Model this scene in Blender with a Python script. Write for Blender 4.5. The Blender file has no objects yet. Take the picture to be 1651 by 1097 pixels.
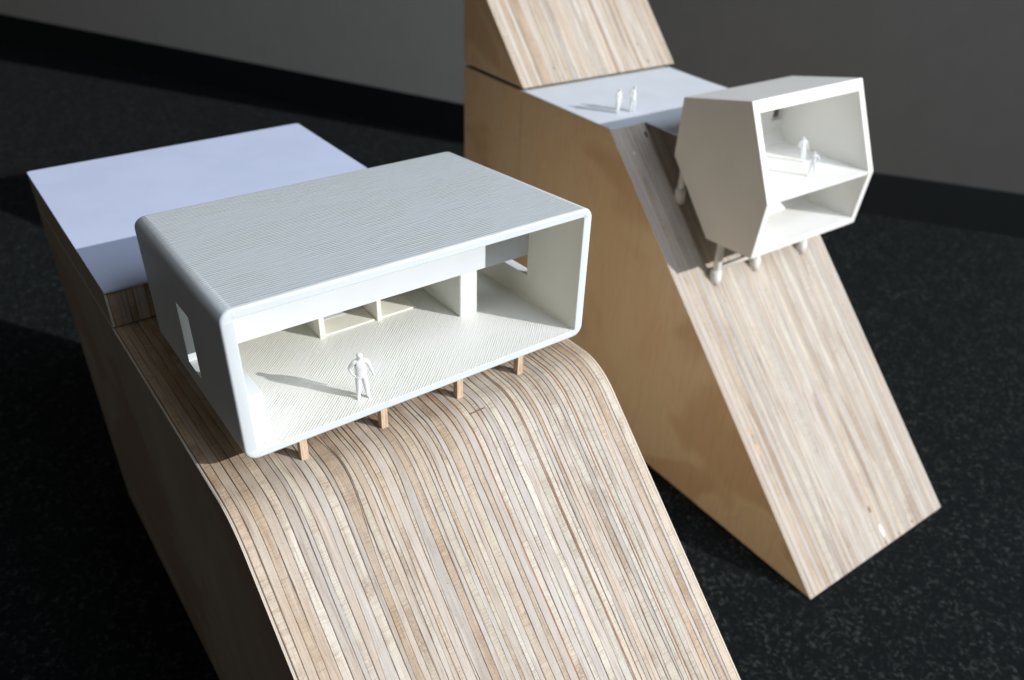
import bpy, bmesh, math, random
from mathutils import Vector, Matrix, noise

random.seed(11)
S = bpy.context.scene
COL = S.collection

# ---------------------------------------------------------------- camera
cam_d = bpy.data.cameras.new('camera')
cam = bpy.data.objects.new('camera', cam_d)
COL.objects.link(cam)
CR = ((0.8099, 0.2998, -0.5042), (-0.5857, 0.4596, -0.6676), (0.0315, 0.8360, 0.5478))
m = Matrix(CR).to_4x4()
m.translation = Vector((-0.5143, -2.1626, 1.8813))
cam.matrix_world = m
cam_d.sensor_width = 36
cam_d.lens = 28.017
cam_d.clip_start = 0.05
cam_d.clip_end = 400
cam_d.dof.use_dof = True
cam_d.dof.focus_distance = 2.95
cam_d.dof.aperture_fstop = 1.2
S.camera = cam

# ---------------------------------------------------------------- light
W = bpy.data.worlds.new('World')
S.world = W
W.use_nodes = True
W.node_tree.nodes['Background'].inputs[0].default_value = (1.0, 0.95, 0.88, 1)
W.node_tree.nodes['Background'].inputs[1].default_value = 0.08
AZ, EL = math.radians(-57.0), math.radians(25.3)
SUN = Vector((math.cos(EL)*math.cos(AZ), math.cos(EL)*math.sin(AZ), math.sin(EL)))


def aim(o, target):
    d = Vector(target) - o.location
    o.rotation_euler = d.to_track_quat('-Z', 'Y').to_euler()


# one hard, almost parallel lamp far off (0.5 degrees across), low and from the right
ld = bpy.data.lights.new('key_lamp', 'SPOT')
ld.energy = 2.1e6
ld.color = (1.0, 0.985, 0.96)
ld.shadow_soft_size = 0.95
ld.spot_size = math.radians(14)
ld.spot_blend = 0.1
lo = bpy.data.objects.new('key_lamp', ld)
COL.objects.link(lo)
lo.location = Vector((2.0, 1.5, -1)) + SUN*200
aim(lo, (2.0, 1.5, -1))
# broad bluish window light from high on the same side
ad = bpy.data.lights.new('window_lamp', 'AREA')
ad.shape = 'RECTANGLE'
ad.size, ad.size_y = 9, 7
ad.energy = 1330
ad.color = (0.76, 0.86, 1.0)
ao = bpy.data.objects.new('window_lamp', ad)
COL.objects.link(ao)
ao.location = (5.5, -8.5, 10.5)
aim(ao, (1.5, 1.0, 0))

S.view_settings.view_transform = 'Standard'
S.view_settings.look = 'None'
S.view_settings.gamma = 1
S.view_settings.exposure = 0.0
S.render.engine = 'CYCLES'
S.cycles.max_bounces = 10
S.cycles.diffuse_bounces = 6

ZG = -2.40          # level of the felt floor


# ---------------------------------------------------------------- node helpers
class NT:
    def __init__(s, name):
        s.m = bpy.data.materials.new(name)
        s.m.use_nodes = True
        s.t = s.m.node_tree
        s.b = s.t.nodes['Principled BSDF']

    def n(s, typ, **kw):
        nd = s.t.nodes.new(typ)
        for k, v in kw.items():
            setattr(nd, k, v)
        return nd

    def l(s, a, b):
        s.t.links.new(a, b)

    def math(s, op, a, b=None, c=None, clamp=False):
        nd = s.n('ShaderNodeMath', operation=op, use_clamp=clamp)
        for i, v in enumerate((a, b, c)):
            if v is None:
                continue
            if isinstance(v, (int, float)):
                nd.inputs[i].default_value = v
            else:
                s.l(v, nd.inputs[i])
        return nd.outputs[0]

    def scale(s, vec, sc, off=None):
        nd = s.n('ShaderNodeVectorMath', operation='MULTIPLY')
        s.l(vec, nd.inputs[0])
        nd.inputs[1].default_value = sc
        o = nd.outputs[0]
        if off is not None:
            a = s.n('ShaderNodeVectorMath', operation='ADD')
            s.l(o, a.inputs[0])
            s.l(off, a.inputs[1])
            o = a.outputs[0]
        return o

    def noise(s, vec, scale=1.0, detail=2.0, rough=0.5, dist=0.0):
        nd = s.n('ShaderNodeTexNoise')
        s.l(vec, nd.inputs['Vector'])
        nd.inputs['Scale'].default_value = scale
        nd.inputs['Detail'].default_value = detail
        nd.inputs['Roughness'].default_value = rough
        nd.inputs['Distortion'].default_value = dist
        return nd.outputs[0]

    def rng(s, v, a, b, c=0.0, d=1.0):
        nd = s.n('ShaderNodeMapRange', interpolation_type='SMOOTHSTEP')
        s.l(v, nd.inputs[0])
        for i, x in enumerate((a, b, c, d)):
            nd.inputs[i+1].default_value = x
        return nd.outputs[0]

    def mix(s, f, a, b, mode='MIX'):
        nd = s.n('ShaderNodeMix', data_type='RGBA', blend_type=mode)
        if isinstance(f, (int, float)):
            nd.inputs[0].default_value = f
        else:
            s.l(f, nd.inputs[0])
        for i, v in ((6, a), (7, b)):
            if isinstance(v, tuple):
                nd.inputs[i].default_value = v if len(v) == 4 else (*v, 1)
            else:
                s.l(v, nd.inputs[i])
        return nd.outputs[2]

    def bump(s, h, dist, strength=1.0, normal=None):
        nd = s.n('ShaderNodeBump')
        s.l(h, nd.inputs['Height'])
        nd.inputs['Distance'].default_value = dist
        nd.inputs['Strength'].default_value = strength
        if normal is not None:
            s.l(normal, nd.inputs['Normal'])
        return nd.outputs[0]

    def fin(s, col=None, rough=0.6, normal=None, spec=0.4):
        if col is not None:
            if isinstance(col, tuple):
                s.b.inputs['Base Color'].default_value = (*col[:3], 1)
            else:
                s.l(col, s.b.inputs['Base Color'])
        if isinstance(rough, (int, float)):
            s.b.inputs['Roughness'].default_value = rough
        else:
            s.l(rough, s.b.inputs['Roughness'])
        s.b.inputs['Specular IOR Level'].default_value = spec
        if normal is not None:
            s.l(normal, s.b.inputs['Normal'])
        return s.m


def mat_veneer(tint=None, ul=1.0):
    """edge of one plywood layer; object colour = tint, its alpha = 1 for cross grain"""
    t = NT('veneer_edge')
    uv = t.n('ShaderNodeUVMap').outputs[0]
    oi = t.n('ShaderNodeObjectInfo')
    off = t.n('ShaderNodeCombineXYZ')
    t.l(t.math('MULTIPLY', oi.outputs['Random'], 37.0), off.inputs[0])
    t.l(t.math('MULTIPLY', oi.outputs['Random'], 91.0), off.inputs[2])
    O = off.outputs[0]
    alpha = oi.outputs['Alpha']
    low = t.noise(t.scale(uv, (1.7*ul, 5.0, 1), O), 1, 2)
    mid = t.noise(t.scale(uv, (9.0*ul, 22.0, 1), O), 1, 3, 0.6)
    tick = t.noise(t.scale(uv, (210.0, 16.0, 1), O), 1, 2, 0.6, 0.4)
    fibre = t.noise(t.scale(uv, (7.0, 330.0, 1), O), 1, 2, 0.6)
    curl = t.noise(t.scale(uv, (120.0, 150.0, 1), O), 1, 2, 0.7, 1.2)
    base = oi.outputs['Color']
    c = t.mix(t.rng(low, 0.46, 0.72, 0, 0.6), base, t.mix(1.0, base, (0.98, 0.86, 0.74), 'MULTIPLY'))
    c = t.mix(t.rng(mid, 0.35, 0.72, 0.0, 0.34), c, t.mix(1.0, c, (0.80, 0.76, 0.76), 'MULTIPLY'))
    # ticks across the layer, coming and going along it
    tmod = t.rng(t.noise(t.scale(uv, (14.0*ul, 4.0, 1), O), 1, 2, 0.6), 0.36, 0.62, 0.12, 1.0)
    tk = t.math('MULTIPLY', t.rng(tick, 0.40, 0.66, 0, 1), t.math('MULTIPLY', tmod, t.math('MULTIPLY_ADD', alpha, 0.46, 0.12)))
    c = t.mix(tk, c, t.mix(1.0, c, (0.60, 0.50, 0.41), 'MULTIPLY'))
    c = t.mix(t.rng(fibre, 0.42, 0.70, 0, 0.5), c, t.mix(1.0, c, (0.68, 0.58, 0.50), 'MULTIPLY'))
    # long pale and dark streaks, slightly askew
    sk = t.noise(t.scale(uv, (3.2*ul, 75.0, 1), O), 1, 3, 0.65, 0.25)
    c = t.mix(t.rng(sk, 0.54, 0.66, 0, 0.55), c, t.mix(1.0, c, (0.63, 0.545, 0.475), 'MULTIPLY'))
    c = t.mix(t.rng(sk, 0.42, 0.34, 0, 0.30), c, (0.62, 0.58, 0.51))
    # brown stained lengths, mostly in cross grain layers
    pn = t.noise(t.scale(uv, (2.6*ul, 3.0, 1), O), 1, 2, 0.6)
    pt = t.math('MULTIPLY', t.rng(pn, 0.54, 0.66, 0, 1), t.rng(curl, 0.30, 0.62, 0.15, 0.85))
    pt = t.math('MULTIPLY', pt, t.math('MULTIPLY_ADD', alpha, 0.72, 0.20))
    c = t.mix(pt, c, (0.26, 0.17, 0.115))
    if tint:
        sx = t.n('ShaderNodeSeparateXYZ')
        t.l(uv, sx.inputs[0])
        c = t.mix(t.rng(sx.outputs[0], tint[0], tint[1], 0.8, 0), c, t.mix(1.0, c, (0.96, 0.87, 0.75), 'MULTIPLY'))
    # small pits
    pit = t.noise(t.scale(uv, (260.0, 260.0, 1), O), 1, 1)
    pk = t.rng(pit, 0.70, 0.76, 0, 0.6)
    c = t.mix(pk, c, (0.16, 0.10, 0.07))
    h = t.math('ADD', t.math('MULTIPLY', tick, t.math('MULTIPLY_ADD', alpha, 0.8, 0.2)),
               t.math('MULTIPLY', curl, t.math('MULTIPLY_ADD', alpha, 0.7, 0.15)))
    h = t.math('SUBTRACT', h, t.math('MULTIPLY', pk, 1.5))
    return t.fin(c, 0.62, t.bump(h, 0.0022, 0.8), 0.3)


def mat_face_veneer(name, c1, c2, c3, rough, spec, dirv=(3, 3, 0.7)):
    t = NT(name)
    co = t.n('ShaderNodeTexCoord').outputs['Object']
    a = t.noise(t.scale(co, dirv), 1, 3, 0.55, 0.6)
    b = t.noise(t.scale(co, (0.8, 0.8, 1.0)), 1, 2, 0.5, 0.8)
    g = t.noise(t.scale(co, (40, 40, 3.0)), 1, 3, 0.6, 0.5)
    c = t.mix(t.rng(a, 0.35, 0.7), c1, c2)
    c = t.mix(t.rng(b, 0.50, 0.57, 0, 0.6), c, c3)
    c = t.mix(t.rng(g, 0.4, 0.8, 0, 0.25), c, t.mix(1.0, c, (0.6, 0.5, 0.4), 'MULTIPLY'))
    return t.fin(c, t.rng(b, 0.4, 0.7, rough, rough+0.15), t.bump(g, 0.001, 0.25), spec)


def mat_print(name, axis, pitch, depth, col=(0.80, 0.80, 0.77), strength=1.0, rough=0.42, wobble=0.4):
    """white printed plastic; bead lines run perpendicular to `axis`"""
    t = NT(name)
    co = t.n('ShaderNodeTexCoord').outputs['Object']
    dt = t.n('ShaderNodeVectorMath', operation='DOT_PRODUCT')
    t.l(co, dt.inputs[0])
    dt.inputs[1].default_value = axis
    wob = t.noise(t.scale(co, (9, 9, 9)), 1, 2)
    ax = Vector(axis)
    al = Vector((ax.y, -ax.x, 0)) if abs(ax.z) < 0.5 else Vector((1, 0, 0))
    al2 = t.n('ShaderNodeVectorMath', operation='DOT_PRODUCT')
    t.l(co, al2.inputs[0])
    al2.inputs[1].default_value = al
    ph = t.math('ADD', t.math('MULTIPLY', dt.outputs['Value'], 2*math.pi/pitch), t.math('MULTIPLY', wob, wobble))
    w = t.math('MULTIPLY_ADD', t.math('SINE', ph), 0.5, 0.5)
    cv = t.n('ShaderNodeCombineXYZ')
    t.l(t.math('MULTIPLY', dt.outputs['Value'], 1.0/pitch), cv.inputs[0])
    t.l(t.math('MULTIPLY', al2.outputs['Value'], 9.0), cv.inputs[1])
    brk = t.noise(cv.outputs[0], 1, 2, 0.6)
    patch = t.noise(t.scale(co, (4.5, 4.5, 4.5)), 1, 2, 0.6, 0.5)
    grit = t.noise(t.scale(co, (190, 190, 190)), 1, 2, 0.7)
    amp = t.math('MULTIPLY', t.rng(patch, 0.33, 0.65, 0.35, 1.05), t.rng(brk, 0.3, 0.6, 0.35, 1.15))
    h = t.math('ADD', t.math('MULTIPLY', w, amp), t.math('MULTIPLY', brk, 0.5))
    h = t.math('ADD', h, t.math('MULTIPLY', grit, 0.35))
    c = t.mix(t.rng(patch, 0.35, 0.7, 0, 1), col, (col[0]*0.975, col[1]*0.985, col[2]*0.95))
    return t.fin(c, rough, t.bump(h, depth, strength), 0.5)


def mat_smooth(name, col, rough=0.5, spec=0.4, gsc=60, gd=0.0006):
    t = NT(name)
    co = t.n('ShaderNodeTexCoord').outputs['Object']
    g = t.noise(t.scale(co, (gsc, gsc, gsc)), 1, 4, 0.65)
    p = t.noise(t.scale(co, (3, 3, 3)), 1, 3, 0.5)
    c = t.mix(t.rng(p, 0.3, 0.7, 0, 1), col, (col[0]*0.95, col[1]*0.955, col[2]*0.95))
    return t.fin(c, rough, t.bump(g, gd, 0.6), spec)


def mat_felt():
    t = NT('black_felt')
    co = t.n('ShaderNodeTexCoord').outputs['Object']
    a = t.noise(t.scale(co, (34, 34, 34)), 1, 4, 0.65, 0.3)
    b = t.noise(t.scale(co, (9, 9, 9)), 1, 2, 0.6, 0.3)
    f = t.noise(t.scale(co, (120, 120, 120)), 1, 3, 0.7)
    k = t.math('MULTIPLY', t.rng(a, 0.50, 0.66, 0, 0.9), t.rng(b, 0.35, 0.6, 0.25, 1))
    c = t.mix(k, (0.0055, 0.0078, 0.009), (0.060, 0.068, 0.067))
    vor = t.n('ShaderNodeTexVoronoi')
    t.l(co, vor.inputs['Vector'])
    vor.inputs['Scale'].default_value = 11
    c = t.mix(t.rng(vor.outputs['Distance'], 0.03, 0.10, 0.45, 0), c, (0.07, 0.075, 0.075))
    c = t.mix(t.rng(f, 0.35, 0.75, 0, 0.6), c, (0.006, 0.008, 0.009))
    return t.fin(c, 0.95, t.bump(t.math('ADD', a, f), 0.02, 0.7), 0.12)


M = dict(
    veneer=mat_veneer(),
    veneer_top=mat_veneer((5.0, 5.62)),
    veneer_far=mat_veneer(None, 0.28),
    glue=mat_smooth('dark_glue', (0.17, 0.125, 0.105), 0.8, 0.2),
    glue_red=mat_smooth('orange_glue', (0.36, 0.17, 0.08), 0.7, 0.2),
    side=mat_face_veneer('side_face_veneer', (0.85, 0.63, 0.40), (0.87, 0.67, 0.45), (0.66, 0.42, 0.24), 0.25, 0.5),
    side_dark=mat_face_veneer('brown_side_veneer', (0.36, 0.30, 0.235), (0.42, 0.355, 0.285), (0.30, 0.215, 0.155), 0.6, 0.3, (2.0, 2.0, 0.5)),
    side_bounce=mat_face_veneer('bounce_side_veneer', (0.74, 0.63, 0.48), (0.78, 0.68, 0.53), (0.70, 0.57, 0.42), 0.5, 0.3),  # unseen right side of the hill, made pale to bounce light onto the far block
    edge=mat_smooth('pale_veneer_edge', (0.64, 0.57, 0.47), 0.6, 0.3, 120, 0.001),
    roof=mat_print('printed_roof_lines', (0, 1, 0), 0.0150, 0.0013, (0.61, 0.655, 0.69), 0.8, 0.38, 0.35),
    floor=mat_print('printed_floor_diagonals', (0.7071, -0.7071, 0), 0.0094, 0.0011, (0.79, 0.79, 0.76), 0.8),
    white=mat_smooth('white_printed_plastic', (0.67, 0.72, 0.75), 0.42, 0.5, 70, 0.0012),
    rough_white=mat_smooth('rough_white_plastic', (0.76, 0.77, 0.74), 0.5, 0.4, 45, 0.006),
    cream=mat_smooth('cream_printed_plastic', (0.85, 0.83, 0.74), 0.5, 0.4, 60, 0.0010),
    card=mat_smooth('smooth_white_card', (0.69, 0.73, 0.78), 0.6, 0.3, 20, 0.0002),
    paper=mat_smooth('pale_blue_paper', (0.55, 0.62, 0.82), 0.75, 0.2, 25, 0.0006),
    paper_white=mat_smooth('white_terrace_paper', (0.66, 0.71, 0.78), 0.7, 0.2, 25, 0.0005),
    pod=mat_smooth('white_pod_plastic', (0.87, 0.865, 0.84), 0.45, 0.4, 30, 0.002),
    figure=mat_smooth('white_figure_plastic', (0.80, 0.82, 0.83), 0.35, 0.5, 90, 0.0008),
    felt=mat_felt(),
    base_grey=mat_smooth('charcoal_baseboard', (0.022, 0.026, 0.028), 0.8, 0.1),
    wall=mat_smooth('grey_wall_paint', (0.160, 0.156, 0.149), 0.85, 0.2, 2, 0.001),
    wall_lifted=mat_smooth('grey_wall_paint_lightened', (0.51, 0.495, 0.47), 0.85, 0.2, 2, 0.001),  # same grey paint, colour lightened to make up for weaker light on the left wall
    base=mat_smooth('black_baseboard', (0.010, 0.012, 0.014), 0.7, 0.2),
    knot=mat_smooth('brown_knot', (0.22, 0.12, 0.06), 0.7, 0.2),
    filler=mat_smooth('orange_wood_filler', (0.60, 0.40, 0.24), 0.6, 0.3),
    hole=mat_smooth('dark_hole', (0.02, 0.016, 0.012), 0.9, 0.1),
    metal=mat_smooth('bright_chip', (0.80, 0.82, 0.85), 0.3, 0.6),
)


def mat_post():
    t = NT('stilt_wood')
    co = t.n('ShaderNodeTexCoord').outputs['Object']
    a = t.noise(t.scale(co, (150, 150, 14)), 1, 3, 0.65, 0.3)
    b = t.noise(t.scale(co, (60, 60, 60)), 1, 2)
    c = t.mix(t.rng(a, 0.35, 0.65), (0.50, 0.34, 0.22), (0.66, 0.52, 0.38))
    return t.fin(c, 0.6, t.bump(t.math('ADD', a, b), 0.002, 0.7), 0.3)


M['post'] = mat_post()


# ---------------------------------------------------------------- object helpers
def mesh_obj(name, verts, faces, mats, parent=None, fm=None, smooth=None, uvs=None):
    me = bpy.data.meshes.new(name)
    me.from_pydata([tuple(v) for v in verts], [], faces)
    if not isinstance(mats, (list, tuple)):
        mats = [mats]
    for x in mats:
        me.materials.append(x)
    if fm:
        me.polygons.foreach_set('material_index', fm)
    if smooth is not None:
        me.polygons.foreach_set('use_smooth', smooth if isinstance(smooth, list) else [smooth]*len(me.polygons))
    if uvs is not None:
        ul = me.uv_layers.new(name='UVMap')
        flat = []
        for lp in me.loops:
            flat.extend(uvs[lp.vertex_index])
        ul.data.foreach_set('uv', flat)
    me.update()
    o = bpy.data.objects.new(name, me)
    COL.objects.link(o)
    if parent:
        o.parent = parent
    return o


def tag(o, label, cat, group=None):
    o['label'] = label
    o['category'] = cat
    if group:
        o['group'] = group
    return o


def thing(name, loc, rz, label, cat, group=None):
    e = bpy.data.objects.new(name, None)
    e.empty_display_size = 0.1
    COL.objects.link(e)
    e.location = loc
    e.rotation_euler = (0, 0, rz)
    return tag(e, label, cat, group)


def bev_box(x0, x1, y0, y1, z0, z1, bev=0.002, seg=1):
    bm = bmesh.new()
    bmesh.ops.create_cube(bm, size=1)
    for v in bm.verts:
        v.co = Vector(((x0+x1)/2 + v.co.x*(x1-x0), (y0+y1)/2 + v.co.y*(y1-y0), (z0+z1)/2 + v.co.z*(z1-z0)))
    if bev:
        bmesh.ops.bevel(bm, geom=list(bm.edges), offset=bev, segments=seg, profile=0.5, affect='EDGES')
    return bm


def bm_obj(name, bm, mats, parent=None, smooth=False, deform=None):
    if deform:
        for v in bm.verts:
            v.co = deform(v.co)
    bmesh.ops.recalc_face_normals(bm, faces=bm.faces)
    me = bpy.data.meshes.new(name)
    bm.to_mesh(me)
    bm.free()
    for x in (mats if isinstance(mats, (list, tuple)) else [mats]):
        me.materials.append(x)
    if smooth:
        me.polygons.foreach_set('use_smooth', [True]*len(me.polygons))
    o = bpy.data.objects.new(name, me)
    COL.objects.link(o)
    if parent:
        o.parent = parent
    return o


def prism(poly, x0, x1, bev=0.0):
    """polygon in (y, z), extruded along x"""
    bm = bmesh.new()
    a = [bm.verts.new((x0, y, z)) for y, z in poly]
    b = [bm.verts.new((x1, y, z)) for y, z in poly]
    n = len(poly)
    bm.faces.new(a)
    bm.faces.new(b[::-1])
    for i in range(n):
        bm.faces.new((a[(i+1) % n], a[i], b[i], b[(i+1) % n]))
    bmesh.ops.recalc_face_normals(bm, faces=bm.faces)
    if bev:
        bmesh.ops.bevel(bm, geom=list(bm.edges), offset=bev, segments=2, profile=0.5, affect='EDGES')
    return bm


# ---------------------------------------------------------------- laminated block machinery
def sample_profile(pts, steps):
    """pts: corners of a closed counter-clockwise (y, z) loop; steps[i]: sample length on the edge i -> i+1 (0 = ends only)"""
    out = []
    n = len(pts)
    for i in range(n):
        a, b = pts[i], pts[(i+1) % n]
        L = math.hypot(b[0]-a[0], b[1]-a[1])
        out.append(a)
        st = steps[i]
        ts = []
        if st:
            k = max(1, int(L/st))
            ts = [j/k for j in range(1, k)]
            if L > 0.05:
                ts = [0.004/L] + ts + [1-0.004/L]
        elif L > 0.05:
            ts = [0.004/L, 1-0.004/L]
        for t in ts:
            out.append((a[0]+(b[0]-a[0])*t, a[1]+(b[1]-a[1])*t))
    s = [0.0]
    for i in range(1, len(out)):
        s.append(s[-1]+math.hypot(out[i][0]-out[i-1][0], out[i][1]-out[i-1][1]))
    nr = []
    for i in range(len(out)):
        p, q, r = out[i-1], out[i], out[(i+1) % len(out)]
        d1 = Vector((q[0]-p[0], q[1]-p[1])).normalized()
        d2 = Vector((r[0]-q[0], r[1]-q[1])).normalized()
        n1, n2 = Vector((d1.y, -d1.x)), Vector((d2.y, -d2.x))
        nn = (n1+n2)
        nn = nn.normalized() if nn.length > 1e-6 else n1
        k = 1.0/max(0.4, nn.dot(n1))
        nr.append(nn*k)
    return out, s, nr


def lamination(name, prof, xl, xr, mats, parent, ch=0.0016, z0=ZG, cap_mat=0, drop=0.0, sm=True):
    P, s, N = prof
    verts, uv = [], []
    for i, (y, z) in enumerate(P):
        a = xl(s[i]) if callable(xl) else xl
        b = xr(s[i]) if callable(xr) else xr
        c = min(ch, (b-a)*0.4)
        d = drop
        ny, nz = N[i]
        yi, zi = y-ny*(ch+d), z-nz*(ch+d)
        yo, zo = y-ny*d, z-nz*d
        verts += [(a, yi, zi-z0), (a+c, yo, zo-z0), (b-c, yo, zo-z0), (b, yi, zi-z0)]
        uv += [(s[i], a), (s[i], a+c), (s[i], b-c), (s[i], b)]
    n = len(P)
    faces, fm, smo = [], [], []
    for i in range(n):
        j = (i+1) % n
        for k in range(3):
            faces.append((4*i+k, 4*i+k+1, 4*j+k+1, 4*j+k))
            fm.append(0)
            smo.append(sm)
    faces.append(tuple(4*i for i in range(n))[::-1])
    faces.append(tuple(4*i+3 for i in range(n)))
    fm += [cap_mat, cap_mat]
    smo += [False, False]
    # outward winding
    faces = [f[::-1] for f in faces]
    return mesh_obj(name, verts, faces, mats, parent, fm, smo, uv)


def bnd(base, seed, amp, comm, lo=0.0):
    def f(s):
        v = comm(s)
        v += amp*(noise.noise(Vector((s*1.7, seed*7.3, 1.1))) + 0.45*noise.noise(Vector((s*6.0, seed*3.1, 5.0)))
                  + 0.16*noise.noise(Vector((s*34.0, seed*5.7, 9.0))))
        return base+v
    return f


def jit(c, k, rnd):
    g = rnd.uniform(-k, k)*1.6
    h = rnd.uniform(-k, k)*0.35
    return tuple(max(0.03, min(0.8, v*(1+g+h*(i-1)))) for i, v in enumerate(c))


SMOOTHS = [(0.46, 0.42, 0.375), (0.49, 0.44, 0.39), (0.45, 0.42, 0.385), (0.54, 0.50, 0.45), (0.50, 0.44, 0.375)]
CROSS = [(0.54, 0.49, 0.41), (0.60, 0.56, 0.49), (0.47, 0.39, 0.305), (0.54, 0.46, 0.37)]
BRIGHT = [(0.62, 0.595, 0.525), (0.59, 0.555, 0.485), (0.57, 0.535, 0.465)]
LAVEN = [(0.50, 0.468, 0.44), (0.53, 0.495, 0.465), (0.52, 0.47, 0.43)]


def stack(parent, prof, x0, x1, mean, rnd, amp, seed, special=(), whiten=None, tone=1.0, gap=0.0032, end=0.010,
          ch=0.0013, z0=ZG, contrast=1.0, mat='veneer', pinch=0, smin=0.0):
    """fill x0..x1 with layers; special = [(x, width, material)] thin glue lines"""
    cuts = []
    x = x0+end
    sp = sorted(special)
    while x < x1-end-mean*0.5:
        w = mean*rnd.uniform(0.62, 1.36)
        if sp and x+w > sp[0][0]:
            cuts.append((x, sp[0][0], None))
            cuts.append((sp[0][0], sp[0][0]+sp[0][1], sp[0][2]))
            x = sp[0][0]+sp[0][1]
            sp.pop(0)
            continue
        if x+w > x1-end-mean*0.4:
            w = x1-end-x
        cuts.append((x, x+w, None))
        x += w
    if x < x1-end-1e-6:
        cuts.append((x, x1-end, None))

    def comm(xx):
        t = (xx-x0)/(x1-x0)
        fade = min(1.0, 4.5*t, 4.5*(1-t))
        return lambda s: fade*amp*1.3*noise.noise(Vector((s*1.1, t*2.2+seed, 3.3)))
    edges = [x0+end]
    fns = [lambda s: x0+end]
    for i, (a, b, k) in enumerate(cuts[:-1]):
        fade = min(1.0, 6*(b-x0)/(x1-x0), 6*(x1-b)/(x1-x0))
        nxt = cuts[i+1]
        am = amp*fade*(0.35 if (k or nxt[2]) else rnd.choice((0.5, 0.8, 1.0, 1.4)))
        if k:                          # far edge of a glue line follows its near edge
            prev = fns[-1]
            fns.append(lambda s, p=prev, w=b-a: p(s)+w)
        else:
            fns.append(bnd(b, seed+i*1.37, am, comm(b)))
    fns.append(lambda s: x1-end)
    ss = prof[1]
    nb = len(fns)
    tab = [[f(x) for x in ss] for f in fns]
    # a few seams run askew and pinch their neighbour, as in sawn and glued board
    for q in range(pinch):
        k = rnd.randrange(3, nb-3)
        if any(c[2] for c in cuts[k-2:k+3]):
            continue
        sc, wl, am = rnd.uniform(smin, ss[-1]*0.92), rnd.uniform(0.15, 0.6), mean*rnd.choice((-1, 1))*rnd.uniform(0.5, 1.0)
        for j, x in enumerate(ss):
            tab[k][j] += am*math.exp(-((x-sc)/wl)**2)
    for j in range(len(ss)):
        for k in range(1, nb-1):
            mn = 0.0052 if not cuts[k-1][2] else (cuts[k-1][1]-cuts[k-1][0])
            if tab[k][j] < tab[k-1][j]+mn:
                tab[k][j] = tab[k-1][j]+mn
        for k in range(nb-2, 0, -1):
            if tab[k][j] > tab[k+1][j]-0.003:
                tab[k][j] = tab[k+1][j]-0.003
    gt = [[gap*0.5*max(0.25, 0.75+1.3*noise.noise(Vector((x*4.0, k*3.7, seed)))+0.7*noise.noise(Vector((x*30.0, k*5.7, seed)))) for x in ss] for k in range(nb)]
    fns = [(lambda x, d=dict(zip(ss, t)): d[x]) for t in tab]
    gfn = [(lambda x, d=dict(zip(ss, t)): d[x]) for t in gt]
    out = []
    cross = False
    for i, (a, b, k) in enumerate(cuts):
        fl, fr = fns[i], fns[i+1]

        def L(s, fl=fl, fr=fr, g=gfn[i]):
            p, q = fl(s), fr(s)
            return min(p+g(s), (p+q)/2-0.0006)

        def R(s, fl=fl, fr=fr, g=gfn[i+1]):
            p, q = fl(s), fr(s)
            return max(q-g(s), (p+q)/2+0.0006)
        if k:
            o = lamination('glue_line', prof, lambda s, f=fl: f(s)-0.0002, lambda s, f=fr: f(s)+0.0002, M[k], parent, 0.0008, z0)
            continue
        cross = not cross if rnd.random() < 0.85 else cross
        t = ((a+b)/2-x0)/(x1-x0)
        wh = whiten(t) if whiten else 0
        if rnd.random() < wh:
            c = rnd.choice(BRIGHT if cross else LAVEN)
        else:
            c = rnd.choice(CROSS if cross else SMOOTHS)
        c = jit(c, 0.05*contrast, rnd)
        mean_c = (0.53, 0.48, 0.43)
        c = tuple((mc+(v-mc)*contrast)*tone for v, mc in zip(c, mean_c))
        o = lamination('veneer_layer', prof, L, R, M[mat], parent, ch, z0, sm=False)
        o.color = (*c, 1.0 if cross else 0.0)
        out.append(o)
    return out


# ---------------------------------------------------------------- setting: felt floor, baseboards, grey walls
def grid_floor():
    v = [(-14, -12, ZG), (16, -12, ZG), (16, 30, ZG), (-14, 30, ZG)]
    o = mesh_obj('floor', v, [(0, 1, 2, 3)], M['felt'])
    o['kind'] = 'structure'


grid_floor()


def wall_run(name, p, q, h0, h1, th, mat, back):
    p, q = Vector(p), Vector(q)
    d = (q-p).normalized()
    n = Vector((d.y, -d.x))           # away from the camera
    if n.dot(Vector((1, 1))) < 0:
        n = -n
    a, b = p+n*back, q+n*back
    c, e = b+n*th, a+n*th
    v = [(a.x, a.y, h0), (b.x, b.y, h0), (c.x, c.y, h0), (e.x, e.y, h0)]
    v += [(x, y, h1) for x, y, _ in v]
    f = [(0, 1, 2, 3), (4, 7, 6, 5), (0, 4, 5, 1), (1, 5, 6, 2), (2, 6, 7, 3), (3, 7, 4, 0)]
    return mesh_obj(name, v, f, mat)


PA, PC, PB = (-1.35, 23.29), (7.3305, 5.7238), (12.3, -1.54)
tag(wall_run('baseboard', PA, PC, ZG, -1.84, 0.05, M['base'], 0), 'long black baseboard along the foot of the left grey wall', 'baseboard')
tag(wall_run('baseboard', PC, PB, ZG, -1.84, 0.05, M['base_grey'], 0), 'short black baseboard along the wall right of the white pod', 'baseboard')
for p, q, k in ((PA, PC, 'wall_lifted'), (PC, PB, 'wall')):
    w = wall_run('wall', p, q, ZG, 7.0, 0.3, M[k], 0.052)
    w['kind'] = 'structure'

# ---------------------------------------------------------------- front hill block
YAW1 = 0.0201
X0, X1 = -0.122, 1.522
hill = thing('hill_block', (0, 0, ZG), YAW1, 'large laminated plywood hill block with rounded brow under the white box house', 'wooden block')


def bez(p0, p1, p2, n):
    o = []
    for i in range(n+1):
        t = i/n
        o.append(((1-t)**2*p0[0]+2*t*(1-t)*p1[0]+t*t*p2[0], (1-t)**2*p0[1]+2*t*(1-t)*p1[1]+t*t*p2[1]))
    return o


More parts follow.
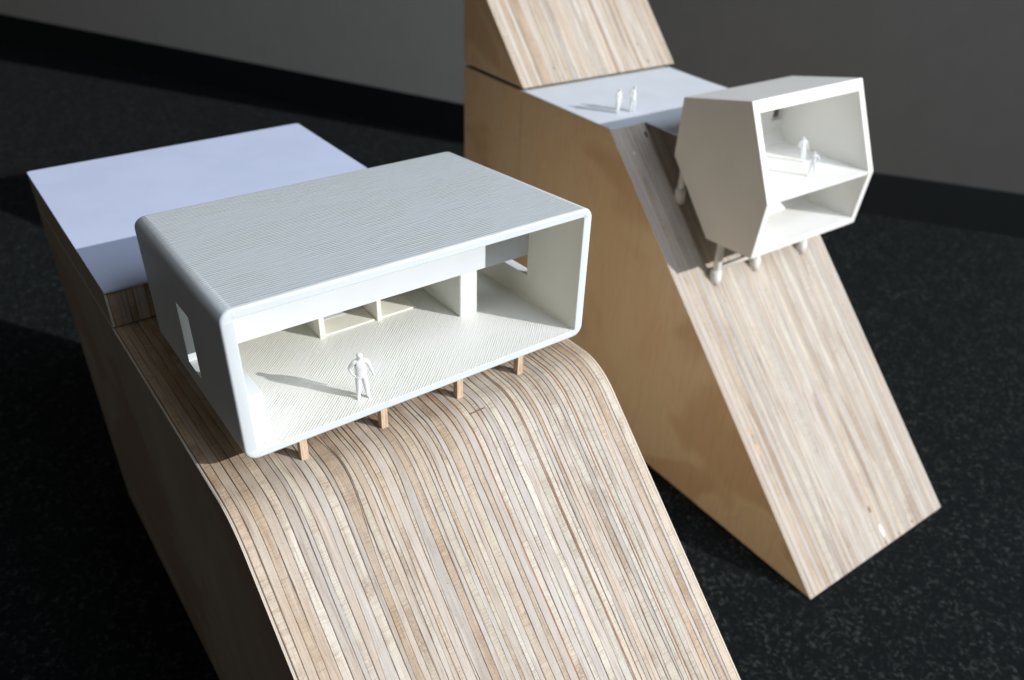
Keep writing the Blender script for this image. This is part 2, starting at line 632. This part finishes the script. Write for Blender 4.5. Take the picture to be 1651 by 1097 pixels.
brow = bez((-0.035, -0.088), (-0.146, -0.090), (-0.245, -0.193), 16)
slope_end = (-0.245-(-0.193-ZG)/1.03, ZG)
low_pts = [(2.92, ZG), (2.92, -0.088), (1.25, -0.088)] + brow + [slope_end]
low_steps = [0, 0, 0.03] + [0]*(len(brow)-1) + [0.028, 0]
PL = sample_profile(low_pts, low_steps)
rnd = random.Random(5)
stack(hill, PL, X0, X1, 0.0272, rnd, 0.0042, 3.0,
      special=[(0.822, 0.0030, 'glue_red'), (1.048, 0.0030, 'glue_red'), (1.292, 0.0024, 'glue_red')],
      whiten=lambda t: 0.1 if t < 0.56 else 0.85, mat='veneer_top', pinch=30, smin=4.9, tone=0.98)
lamination('glue_core', PL, X0+0.005, X1-0.005, M['glue'], hill, 0.0001, drop=0.0022)
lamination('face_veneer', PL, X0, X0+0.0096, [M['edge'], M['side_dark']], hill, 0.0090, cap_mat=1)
lamination('face_veneer', PL, X1-0.0088, X1, [M['edge'], M['side_bounce']], hill, 0.003, cap_mat=1)
up_pts = [(2.92, -0.080), (2.92, 0.100), (1.285, 0.100), (1.285, -0.078)]
PU = sample_profile(up_pts, [0, 0.3, 0.03, 0])
stack(hill, PU, X0+0.004, X1-0.004, 0.040, random.Random(9), 0.004, 13.0, tone=0.92, contrast=1.5)
lamination('glue_core', PU, X0+0.009, X1-0.009, M['glue'], hill, 0.0001, drop=0.0022)
lamination('face_veneer', PU, X0+0.002, X0+0.012, [M['edge'], M['side_dark']], hill, 0.002, cap_mat=1)
lamination('face_veneer', PU, X1-0.012, X1-0.002, [M['edge'], M['side_dark']], hill, 0.002, cap_mat=1)

bm = bev_box(0.852, 0.925, -0.110, -0.1085, -0.104-ZG, -0.0968-ZG, 0.0)
bm_obj('scratch', bm, M['knot'], hill)

# pale blue paper on the upper step
bm = bev_box(X0+0.001, X1+0.004, 1.272, 2.925, 0, 0.010, 0.0)
ve = [e for e in bm.edges if abs(e.verts[0].co.z-e.verts[1].co.z) > 0.005 and e.verts[0].co.y > 2]
bmesh.ops.bevel(bm, geom=ve, offset=0.022, segments=5, profile=0.5, affect='EDGES')
pp = bm_obj('paper_sheet', bm, M['paper'])
pp.location = (0, 0, 0.1005)
pp.rotation_euler = (0, 0, YAW1)
tag(pp, 'pale blue paper sheet covering the upper step behind the box house', 'paper sheet')

# ---------------------------------------------------------------- box house
HW, HD, HH, HB, ZB = 1.5, 1.0427, 0.6035, 0.5129, -0.049
house = thing('box_house', (0, 0, -0.09), 0, 'white printed model house, an open rounded box on short wooden stilts', 'model house')


def hdef(c):
    t = c.y/HD
    z0 = ZB*t
    z1 = HH+(HB-HH)*t
    return Vector((c.x, c.y, z0+(c.z/HH)*(z1-z0)+0.09))


def rrect(x0, x1, z0, z1, r, seg):
    out = []
    for cx, cz, a0 in ((x1-r, z0+r, -90), (x1-r, z1-r, 0), (x0+r, z1-r, 90), (x0+r, z0+r, 180)):
        for i in range(seg+1):
            a = math.radians(a0+90*i/seg)
            out.append((cx+r*math.cos(a), cz+r*math.sin(a)))
    return out


T = 0.045
TR = 0.036
SEG = 8


def shell():
    bm = bmesh.new()
    rings = []
    for y, ins in ((0.0, 0.010), (0.0015, 0.006), (0.005, 0.002), (0.011, 0.0), (HD-0.012, 0.0), (HD-0.004, 0.002), (HD, 0.008)):
        rings.append([bm.verts.new((x, y, z)) for x, z in rrect(ins, HW-ins, ins, HH-ins, 0.048-ins*0.6, SEG)])
    inner = []
    for y, ins in ((0.0, -0.002), (0.002, 0.0), (HD, 0.0)):
        inner.append([bm.verts.new((x, y, z)) for x, z in rrect(T+ins, HW-T-ins, TR+ins, HH-TR-ins, 0.007, SEG)])
    n = len(rings[0])

    def band(a, b, mi=0):
        for i in range(n):
            j = (i+1) % n
            f = bm.faces.new((a[i], a[j], b[j], b[i]))
            f.material_index = mi
            f.smooth = True
    band(inner[0], rings[0])
    for a, b in zip(rings, rings[1:]):
        band(a, b)
    band(rings[-1], inner[-1])
    band(inner[-1], inner[1])
    band(inner[1], inner[0])
    bmesh.ops.recalc_face_normals(bm, faces=bm.faces)
    for f in bm.faces:
        c, nn = f.calc_center_median(), f.normal
        if nn.z > 0.9 and c.z > HH-0.01:
            f.material_index = 1
        elif nn.z > 0.9 and c.z < TR+0.01 and f.calc_area() > 0.05:
            f.material_index = 2
        elif T-0.001 < c.x < HW-T+0.001 and TR-0.001 < c.z < HH-TR+0.001 and 0.01 < c.y < HD-0.01:
            f.material_index = 3
    me = bpy.data.meshes.new('shell')
    bm.to_mesh(me)
    bm.free()
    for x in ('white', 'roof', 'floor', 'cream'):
        me.materials.append(M[x])
    o = bpy.data.objects.new('shell', me)
    COL.objects.link(o)
    cut = []
    for (x0, x1, y0, y1, z0, z1) in ((-0.05, 0.2, 0.417, 0.568, 0.128, 0.405), (1.35, 1.6, 0.352, 0.74, 0.166, 0.44)):
        c = bm_obj('cutter', bev_box(x0, x1, y0, y1, z0, z1, 0.0), M['white'])
        md = o.modifiers.new('cut', 'BOOLEAN')
        md.operation = 'DIFFERENCE'
        md.solver = 'EXACT'
        md.object = c
        cut.append(c)
    dg = bpy.context.evaluated_depsgraph_get()
    me2 = bpy.data.meshes.new_from_object(o.evaluated_get(dg))
    o.modifiers.clear()
    o.data = me2
    for c in cut:
        bpy.data.objects.remove(c)
    bm = bmesh.new()
    bm.from_mesh(me2)
    for v in bm.verts:
        v.co = hdef(v.co)
    for f in bm.faces:
        if f.calc_area() > 0.02:
            f.smooth = False
    for e in bm.edges:
        if len(e.link_faces) == 2 and e.calc_face_angle(0) > math.radians(40):
            e.smooth = False
    bm.to_mesh(me2)
    bm.free()
    o.name = 'shell'
    o.parent = house
    return o


shell()


def hbox(name, x0, x1, y0, y1, z0, z1, mat, bev=0.002):
    return bm_obj(name, bev_box(x0, x1, y0, y1, z0, z1, bev), M[mat], house, deform=hdef)


e = 0.0005
hbox('back_wall', T+e, 0.56, HD-0.05, HD-0.012, TR+e, HH-TR-e, 'cream')
hbox('back_wall', 0.80, HW-T-e, HD-0.05, HD-0.012, TR+e, HH-TR-e, 'cream')
hbox('back_wall', 0.561, 0.799, HD-0.048, HD-0.014, 0.42, HH-TR-e, 'cream')
hbox('header_panel', T+e, HW-T-e, 0.352, 0.366, 0.272, HH-TR-e, 'card', 0.0012)
hbox('pier', 1.116, 1.207, 0.384, HD-0.052, TR+e, HH-TR-e, 'rough_white', 0.004)
hbox('partition', 0.534, 0.557, 0.572, HD-0.052, TR+e, HH-TR-e, 'cream', 0.0015)
hbox('partition', 0.802, 0.822, 0.566, HD-0.052, TR+e, HH-TR-e, 'cream', 0.0015)
hbox('floor_panel', 0.560, 0.800, 0.580, HD-0.055, TR+e, TR+0.007, 'cream', 0.001)
hbox('floor_panel', 0.8235, 1.004, 0.580, HD-0.055, TR+e, TR+0.007, 'cream', 0.001)
hbox('paper_panel', 0.600, 0.796, 0.700, HD-0.06, TR+0.0078, TR+0.0095, 'card', 0.0)
hbox('bench', T+e, 0.146, 0.192, 0.50, TR+e, 0.136, 'card', 0.0015)
for px in (0.207, 0.531, 0.872, 1.173):
    for py in (0.006, 0.86):
        top = hdef(Vector((px, py+0.015, 0.0015))).z
        bm = bev_box(px-0.0145, px+0.0145, py, py+0.030, 0.0, top, 0.0015)
        o = bm_obj('stilt', bm, M['post'], house)

# ---------------------------------------------------------------- far block
YAW2 = -0.0188
O2 = Vector((3.2921, 1.8301, 0))
c2, s2 = math.cos(YAW2), math.sin(YAW2)


def P2(a, b, z):
    return Vector((O2.x+c2*a-s2*b, O2.y+s2*a+c2*b, z))


far = thing('hill_block', (O2.x, O2.y, ZG), YAW2, 'tall far plywood block with steep straight slopes under the six-sided pod', 'wooden block')
TZ = 0.078
PR = sample_profile([(1.93, ZG), (1.93, TZ), (0.0, TZ), (-2.412, ZG)], [0, 0, 0.06, 0])
stack(far, PR, 0, 1.558, 0.042, random.Random(21), 0.009, 31.0, whiten=lambda t: 0.65, pinch=16, smin=4.5, gap=0.0022, contrast=0.8, tone=0.97, mat='veneer_far')
lamination('glue_core', PR, 0.006, 1.552, M['glue'], far, 0.0001, drop=0.004)
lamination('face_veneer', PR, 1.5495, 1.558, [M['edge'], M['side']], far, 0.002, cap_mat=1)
PF = sample_profile([(1.068, ZG), (1.068, TZ), (0.0, TZ), (-2.412, ZG)], [0, 0, 0, 0])
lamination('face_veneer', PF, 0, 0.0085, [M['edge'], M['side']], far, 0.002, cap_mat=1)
PB_ = sample_profile([(1.93, ZG), (1.93, TZ-0.002), (1.072, TZ-0.002), (1.072, ZG)], [0, 0, 0, 0])
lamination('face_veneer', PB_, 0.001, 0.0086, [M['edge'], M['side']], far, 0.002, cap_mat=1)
# upper wedge
UZ = 0.104
PW = sample_profile([(1.93, UZ+0.004), (1.93, UZ+0.93), (1.045, UZ)], [0, 0.06, 0])
stack(far, PW, 0.0, 1.64, 0.042, random.Random(33), 0.010, 51.0, whiten=lambda t: 0.3, gap=0.0026, contrast=0.9, tone=1.0, mat='veneer_far')
lamination('glue_core', PW, 0.006, 1.634, M['glue'], far, 0.0001, drop=0.004)
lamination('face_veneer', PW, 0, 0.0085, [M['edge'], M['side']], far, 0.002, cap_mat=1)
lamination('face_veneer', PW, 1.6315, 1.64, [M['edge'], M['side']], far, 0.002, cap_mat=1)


# blemishes lying in the slope surface
def blemish(name, mat, b, a, la, wa, seed, upper=False, h=0.0012):
    """irregular flat patch; la along the slope, wa across"""
    bm = bmesh.new()
    if upper:
        d = Vector((0, -0.885, -0.93)).normalized()
        base = Vector((a, 1.045+0.885*b, UZ+0.93*b-ZG))
    else:
        d = Vector((0, -2.412, ZG-TZ)).normalized()
        base = Vector((a, b, TZ+(TZ-ZG)/2.412*b-ZG))
    nn = d.cross(Vector((1, 0, 0)))
    if nn.z < 0:
        nn = -nn
    r = random.Random(seed)
    top, bot = [], []
    k = 12
    for i in range(k):
        t = 2*math.pi*i/k
        rr = r.uniform(0.7, 1.1)
        p = base+d*(la*math.cos(t)*rr)+Vector((1, 0, 0))*(wa*math.sin(t)*rr)
        top.append(bm.verts.new(p+nn*h))
        bot.append(bm.verts.new(p-nn*0.004))
    bm.faces.new(top)
    for i in range(k):
        j = (i+1) % k
        bm.faces.new((top[i], bot[i], bot[j], top[j]))
    return bm_obj(name, bm, M[mat], far)


blemish('wood_filler', 'filler', -1.60, 0.080, 0.030, 0.010, 1)
blemish('wood_filler', 'filler', -1.69, 0.088, 0.045, 0.014, 2)
blemish('wood_filler', 'filler', -1.55, 1.520, 0.05, 0.008, 3)
blemish('wood_filler', 'filler', -1.68, 1.522, 0.04, 0.009, 4)
blemish('knot', 'knot', -2.215, 0.842, 0.028, 0.010, 5)
blemish('metal_chip', 'metal', -2.335, 0.872, 0.050, 0.014, 6)
blemish('knot', 'knot', -2.398, 0.862, 0.010, 0.012, 7)
blemish('knot', 'knot', -2.397, 1.02, 0.008, 0.010, 8)
blemish('knot', 'knot', -2.385, 1.20, 0.010, 0.010, 9)
blemish('knot_hole', 'hole', -0.062, 0.29, 0.026, 0.011, 10)
blemish('screw_head', 'metal', -0.141, 0.118, 0.010, 0.008, 11)
blemish('knot', 'knot', 0.10, 0.36, 0.010, 0.010, 12, True)
blemish('knot', 'knot', 0.05, 1.36, 0.018, 0.010, 13, True)
blemish('knot', 'knot', 0.18, 1.32, 0.012, 0.008, 14, True)

# white terrace paper with its strip across to the pod
bm = bmesh.new()
outl = [(-0.003, 1.044), (-0.003, -0.002), (0.325, -0.004), (0.325, -0.352), (0.86, -0.352), (0.86, -0.004), (1.50, -0.004), (1.535, 0.6), (1.565, 1.03)]
tp = [bm.verts.new((a, b, 0.008)) for a, b in outl]
bt = [bm.verts.new((a, b, 0.0)) for a, b in outl]
bm.faces.new(tp)
bm.faces.new(bt[::-1])
for i in range(len(outl)):
    j = (i+1) % len(outl)
    bm.faces.new((tp[i], bt[i], bt[j], tp[j]))
tpap = bm_obj('paper_sheet', bm, M['paper_white'])
tpap.location = P2(0, 0, TZ+0.0006)
tpap.rotation_euler = (0, 0, YAW2)
tag(tpap, 'white paper terrace with a bridge strip reaching across to the six-sided pod', 'paper sheet')
TTOP = TZ+0.0086

# ---------------------------------------------------------------- pod
pod = thing('pod_house', P2(0.3, -0.75, -0.80), YAW2, 'white six-sided pod house with open front perched on the steep far slope', 'model house')
PO = [(-0.363, 0.358), (-0.921, 0.476), (-1.189, -0.102), (-1.154, -0.503), (-0.757, -0.520), (-0.351, -0.046)]
PX0, PX1 = 0.0, 1.115
BOFF, ZOFF = -0.75, -0.80


def pl(poly):
    return [(b-BOFF, z-ZOFF) for b, z in poly]


def inset(i, j, th):
    """slab of thickness th inside the outline edge i -> j"""
    p, q = Vector(PO[i]), Vector(PO[j])
    d = (q-p).normalized()
    cen = Vector((sum(x[0] for x in PO)/6, sum(x[1] for x in PO)/6))
    n = Vector((-d.y, d.x))
    if n.dot(cen-p) < 0:
        n = -n
    return p, q, d, n


def miter(k, th_prev, th_next):
    """inner corner at vertex k for neighbouring slab thicknesses"""
    i, j, l = (k-1) % 6, k, (k+1) % 6
    p, q, d1, n1 = inset(i, j, 0)
    p2, q2, d2, n2 = inset(j, l, 0)
    A, B = p+n1*th_prev, p2+n2*th_next
    den = d1.x*d2.y-d1.y*d2.x
    t = ((B.x-A.x)*d2.y-(B.y-A.y)*d2.x)/den
    return A+d1*t


WT = 0.052
bm_obj('side_wall', prism(pl(PO), PX0, PX0+WT, 0.003), M['pod'], pod)
bm_obj('side_wall', prism(pl(PO), PX1-WT, PX1, 0.003), M['pod'], pod)
th = {0: 0.075, 1: 0, 2: 0, 3: 0.050, 4: 0.05, 5: 0.05}      # by outline edge
x0i, x1i = PX0+WT, PX1-WT
in0 = miter(0, th[5], th[0])
in5 = miter(5, th[4], th[5])
in4 = miter(4, th[3], th[4])
in1 = miter(1, th[0], 0.0001)
in3 = miter(3, 0.0001, th[3])
bm_obj('roof', prism(pl([PO[0], PO[1], tuple(in1), tuple(in0)]), x0i, x1i), M['pod'], pod)
bm_obj('base_slab', prism(pl([PO[3], PO[4], tuple(in4), tuple(in3)]), x0i, x1i), M['pod'], pod)
bm_obj('back_wall', prism(pl([PO[4], PO[5], tuple(in5), tuple(in4)]), x0i, x1i), M['pod'], pod)
# upper back wall with a window at its right end
wx0, wx1, t0, t1 = 0.93, 1.058, 0.27, 0.76


def onback(t, inner):
    a, b = (in5, in0) if inner else (Vector(PO[5]), Vector(PO[0]))
    return tuple(Vector(a)+(Vector(b)-Vector(a))*t)


def bpiece(ta, tb, xa, xb):
    bm_obj('back_wall', prism(pl([onback(ta, 0), onback(tb, 0), onback(tb, 1), onback(ta, 1)]), xa, xb), M['pod'], pod)


bpiece(0, t0, x0i, x1i)
bpiece(t1, 1, x0i, x1i)
bpiece(t0, t1, x0i, wx0)
bpiece(t0, t1, wx1, x1i)
FZ = -0.096
bm_obj('floor_slab', bev_box(x0i+0.0005, x1i-0.0005, -1.183-BOFF, -0.42-BOFF, FZ-0.022-ZOFF, FZ-ZOFF, 0.0015), M['pod'], pod)


def cyl(p, q, r0, r1, n=20, cap=0.0):
    bm = bmesh.new()
    p, q = Vector(p), Vector(q)
    d = (q-p).normalized()
    u = d.orthogonal().normalized()
    w = d.cross(u)
    rs = []
    prof = [(0, r0)] if not cap else [(0, r0-cap), (cap/(q-p).length, r0)]
    prof += [(1, r1)]
    for t, r in prof:
        rs.append([bm.verts.new(p+(q-p)*t+(u*math.cos(2*math.pi*i/n)+w*math.sin(2*math.pi*i/n))*r) for i in range(n)])
    for a, b in zip(rs, rs[1:]):
        for i in range(n):
            f = bm.faces.new((a[i], a[(i+1) % n], b[(i+1) % n], b[i]))
            f.smooth = True
    bm.faces.new(rs[0][::-1])
    bm.faces.new(rs[-1])
    return bm


def slope_z(b):
    return TZ+(TZ-ZG)/2.412*b


def pod_leg(a, b, top, r):
    z = slope_z(b)
    leg = bm_obj('leg', cyl((a, b-BOFF, z-0.02-ZOFF), (a, b-BOFF, top-ZOFF), r, r), M['pod'], pod)
    bm_obj('foot', cyl((a, b-BOFF, z-0.03-ZOFF), (a, b-BOFF, z+0.075-ZOFF), r*1.55, r*1.5, 20), M['pod'], leg)


for a in (0.045, 0.455, 0.985):
    pod_leg(a, -0.862, -0.511, 0.027)
for a in (0.045, 0.455, 0.985):
    pod_leg(a, -0.42, -0.13, 0.026)
bm_obj('beam', cyl((0.045, -0.862-BOFF, -0.72-ZOFF), (0.985, -0.862-BOFF, -0.72-ZOFF), 0.013, 0.013, 12), M['pod'], pod)


# ---------------------------------------------------------------- people
def person(loc, rz, H, J, label, group, tilt=0, fat=1.18):
    """J: joint positions in units of the height; one skinned body with fingers"""
    nodes = [
        ('pelvis', J.get('pelvis', (0, 0, 0.525)), (0.082, 0.062)),
        ('waist', J.get('waist', (0, 0, 0.61)), (0.074, 0.052)),
        ('chest', J.get('chest', (0, -0.004, 0.735)), (0.098, 0.062)),
        ('neckb', J.get('neckb', (0, 0.0, 0.825)), (0.052, 0.042)),
        ('neck', J.get('neck', (0, -0.004, 0.868)), (0.032, 0.032)),
        ('jaw', J.get('jaw', (0, -0.012, 0.895)), (0.040, 0.044)),
        ('head', J.get('head', (0, -0.010, 0.940)), (0.050, 0.056)),
        ('crown', J.get('crown', (0, -0.004, 0.978)), (0.036, 0.042)),
    ]
    edges = [('pelvis', 'waist'), ('waist', 'chest'), ('chest', 'neckb'), ('neckb', 'neck'), ('neck', 'jaw'), ('jaw', 'head'), ('head', 'crown')]
    for sd, sg in (('l', -1), ('r', 1)):
        g = lambda k, d: J.get(k+sd, (d[0]*sg, d[1], d[2]))
        nodes += [
            ('sh'+sd, g('sh', (0.112, 0, 0.805)), (0.040, 0.040)),
            ('el'+sd, g('el', (0.150, 0.01, 0.655)), (0.030, 0.030)),
            ('wr'+sd, g('wr', (0.160, -0.03, 0.515)), (0.020, 0.020)),
            ('ha'+sd, g('ha', (0.162, -0.04, 0.475)), (0.021, 0.014)),
            ('hip'+sd, g('hip', (0.052, 0, 0.500)), (0.058, 0.056)),
            ('kn'+sd, g('kn', (0.068, -0.012, 0.280)), (0.042, 0.042)),
            ('an'+sd, g('an', (0.082, 0.006, 0.050)), (0.027, 0.029)),
            ('toe'+sd, g('toe', (0.095, -0.075, 0.022)), (0.024, 0.016)),
        ]
        edges += [('neckb', 'sh'+sd), ('sh'+sd, 'el'+sd), ('el'+sd, 'wr'+sd), ('wr'+sd, 'ha'+sd),
                  ('pelvis', 'hip'+sd), ('hip'+sd, 'kn'+sd), ('kn'+sd, 'an'+sd), ('an'+sd, 'toe'+sd)]
    idx = {n[0]: i for i, n in enumerate(nodes)}
    me = bpy.data.meshes.new('person')
    SC = 10.0
    me.from_pydata([Vector(n[1])*SC for n in nodes], [(idx[a], idx[b]) for a, b in edges], [])
    o = bpy.data.objects.new('person', me)
    COL.objects.link(o)
    sk = o.modifiers.new('skin', 'SKIN')
    sk.use_smooth_shade = True
    if not me.skin_vertices:
        raise RuntimeError('no skin layer')
    for i, n in enumerate(nodes):
        d = me.skin_vertices[0].data[i]
        d.radius = (n[2][0]*SC*fat, n[2][1]*SC*fat)
        d.use_root = (i == 0)
    sb = o.modifiers.new('sub', 'SUBSURF')
    sb.levels = 2
    sb.render_levels = 2
    dg = bpy.context.evaluated_depsgraph_get()
    me2 = bpy.data.meshes.new_from_object(o.evaluated_get(dg))
    o.modifiers.clear()
    bm = bmesh.new()
    bm.from_mesh(me2)
    zmin = min(v.co.z for v in bm.verts)
    nb = lambda k: Vector(nodes[idx[k]][1])*SC

    def add(bm2):
        tmp = bpy.data.meshes.new('t')
        bm2.to_mesh(tmp)
        bm2.free()
        bm.from_mesh(tmp)
        bpy.data.meshes.remove(tmp)

    def ell(c, r):
        b2 = bmesh.new()
        bmesh.ops.create_icosphere(b2, subdivisions=2, radius=1)
        for v in b2.verts:
            v.co = Vector((v.co.x*r[0], v.co.y*r[1], v.co.z*r[2]))*SC + c
        for f in b2.faces:
            f.smooth = True
        add(b2)
    hd = nb('head')
    ell(hd+Vector((0, -0.052, -0.012))*SC, (0.010, 0.014, 0.016))        # nose
    ell(hd+Vector((0, -0.046, -0.036))*SC, (0.018, 0.008, 0.006))        # mouth
    for sg in (-1, 1):
        ell(hd+Vector((0.050*sg, 0.004, -0.006))*SC, (0.008, 0.014, 0.019))   # ears
        ell(hd+Vector((0.018*sg, -0.048, 0.006))*SC, (0.009, 0.006, 0.005))   # brows and lids
    for sd in 'lr':
        w, h = nb('wr'+sd), nb('ha'+sd)
        d = (h-w).normalized()
        side = d.cross(Vector((0, -1, 0.2))).normalized()
        fr = side.cross(d).normalized()
        for k, (ofs, ln) in enumerate(((-0.016, 0.036), (-0.006, 0.043), (0.005, 0.040), (0.015, 0.030))):
            p = h+side*ofs*SC
            q = p+(d*0.6*ln+fr*0.06*ln)*SC
            r = q+(d*0.4*ln+fr*0.28*ln)*SC
            add(cyl(p-d*0.01*SC, q, 0.0062*SC, 0.0058*SC, 8))
            add(cyl(q-d*0.002*SC, r, 0.0058*SC, 0.0045*SC, 8))
        p = w+(h-w)*0.4
        q = p+(fr*0.024+d*0.020)*SC
        add(cyl(p, q, 0.0075*SC, 0.006*SC, 8))
        add(cyl(q, q+(d*0.018+fr*0.006)*SC, 0.006*SC, 0.005*SC, 8))
    k = H/((0.978+0.045)*SC)
    for v in bm.verts:
        v.co = Vector((v.co.x, v.co.y, v.co.z-zmin))*k
    me3 = bpy.data.meshes.new('person')
    bm.to_mesh(me3)
    bm.free()
    me3.materials.append(M['figure'])
    o.data = me3
    o.location = loc
    o.rotation_euler = (Matrix.Rotation(math.radians(tilt), 3, Vector((0.6, 0.8, 0))) @ Matrix.Rotation(rz, 3, 'Z')).to_euler()
    tag(o, label, 'figurine', group)
    return o


FG = 'white miniature figures standing in the models'
fy = 0.077
fl = hdef(Vector((0.482, fy, TR)))
person((0.482, fy, fl.z-0.09-0.0006), math.radians(-14), 0.214, dict(
    ell=(-0.190, 0.045, 0.670), wrl=(-0.140, 0.0, 0.550), hal=(-0.095, -0.035, 0.525),
    elr=(0.170, 0.02, 0.665), wrr=(0.205, -0.02, 0.545), har=(0.218, -0.03, 0.490),
    anl=(-0.072, 0.02, 0.050), toel=(-0.100, -0.060, 0.022), knl=(-0.062, -0.01, 0.280),
    anr=(0.095, 0.0, 0.050), toer=(0.120, -0.07, 0.022), knr=(0.072, -0.02, 0.280)),
    'white figure with one hand on the hip near the open edge of the box house', FG, 0, 1.3)
p = P2(0.281, 0.25, TTOP)
person((p.x, p.y, p.z), math.radians(12), 0.186, dict(
    ell=(-0.165, 0.0, 0.655), wrl=(-0.155, -0.05, 0.53), hal=(-0.150, -0.065, 0.49),
    anl=(-0.055, 0.01, 0.05), toel=(-0.065, -0.07, 0.022), anr=(0.055, 0.01, 0.05), toer=(0.075, -0.07, 0.022),
    knl=(-0.055, -0.01, 0.28), knr=(0.055, -0.01, 0.28)),
    'left one of two white figures standing together on the paper terrace', FG)
p = P2(0.403, 0.225, TTOP)
person((p.x, p.y, p.z), math.radians(-14), 0.196, dict(
    ell=(-0.175, -0.01, 0.665), wrl=(-0.125, -0.07, 0.60), hal=(-0.095, -0.09, 0.585),
    elr=(0.150, 0.0, 0.68), wrr=(0.115, -0.06, 0.80), har=(0.095, -0.07, 0.86),
    anl=(-0.085, 0.01, 0.05), toel=(-0.105, -0.06, 0.022), anr=(0.065, 0.01, 0.05), toer=(0.085, -0.07, 0.022)),
    'right one of the two terrace figures, one arm raised to its head', FG)
p = P2(1.11, -0.825, FZ)
person((p.x, p.y, p.z+0.0003), math.radians(-30), 0.196, dict(
    ell=(-0.170, 0.01, 0.68), wrl=(-0.120, -0.06, 0.60), hal=(-0.090, -0.075, 0.59),
    anl=(-0.045, 0.01, 0.05), toel=(-0.050, -0.07, 0.022), anr=(0.045, 0.01, 0.05), toer=(0.055, -0.07, 0.022),
    knl=(-0.05, -0.01, 0.28), knr=(0.05, -0.01, 0.28)),
    'white figure standing deeper inside the six-sided pod', FG, -11, 0.95)
p = P2(0.93, -1.035, FZ)
person((p.x, p.y, p.z+0.0003), math.radians(-40), 0.190, dict(
    elr=(0.200, 0.03, 0.68), wrr=(0.150, -0.02, 0.57), har=(0.110, -0.045, 0.55),
    ell=(-0.18, 0.02, 0.66), wrl=(-0.14, -0.05, 0.57), hal=(-0.10, -0.07, 0.56),
    anl=(-0.115, 0.02, 0.05), toel=(-0.145, -0.05, 0.022), anr=(0.115, 0.0, 0.05), toer=(0.135, -0.075, 0.022)),
    'white figure with legs apart near the open front of the six-sided pod', FG, -5, 0.95)
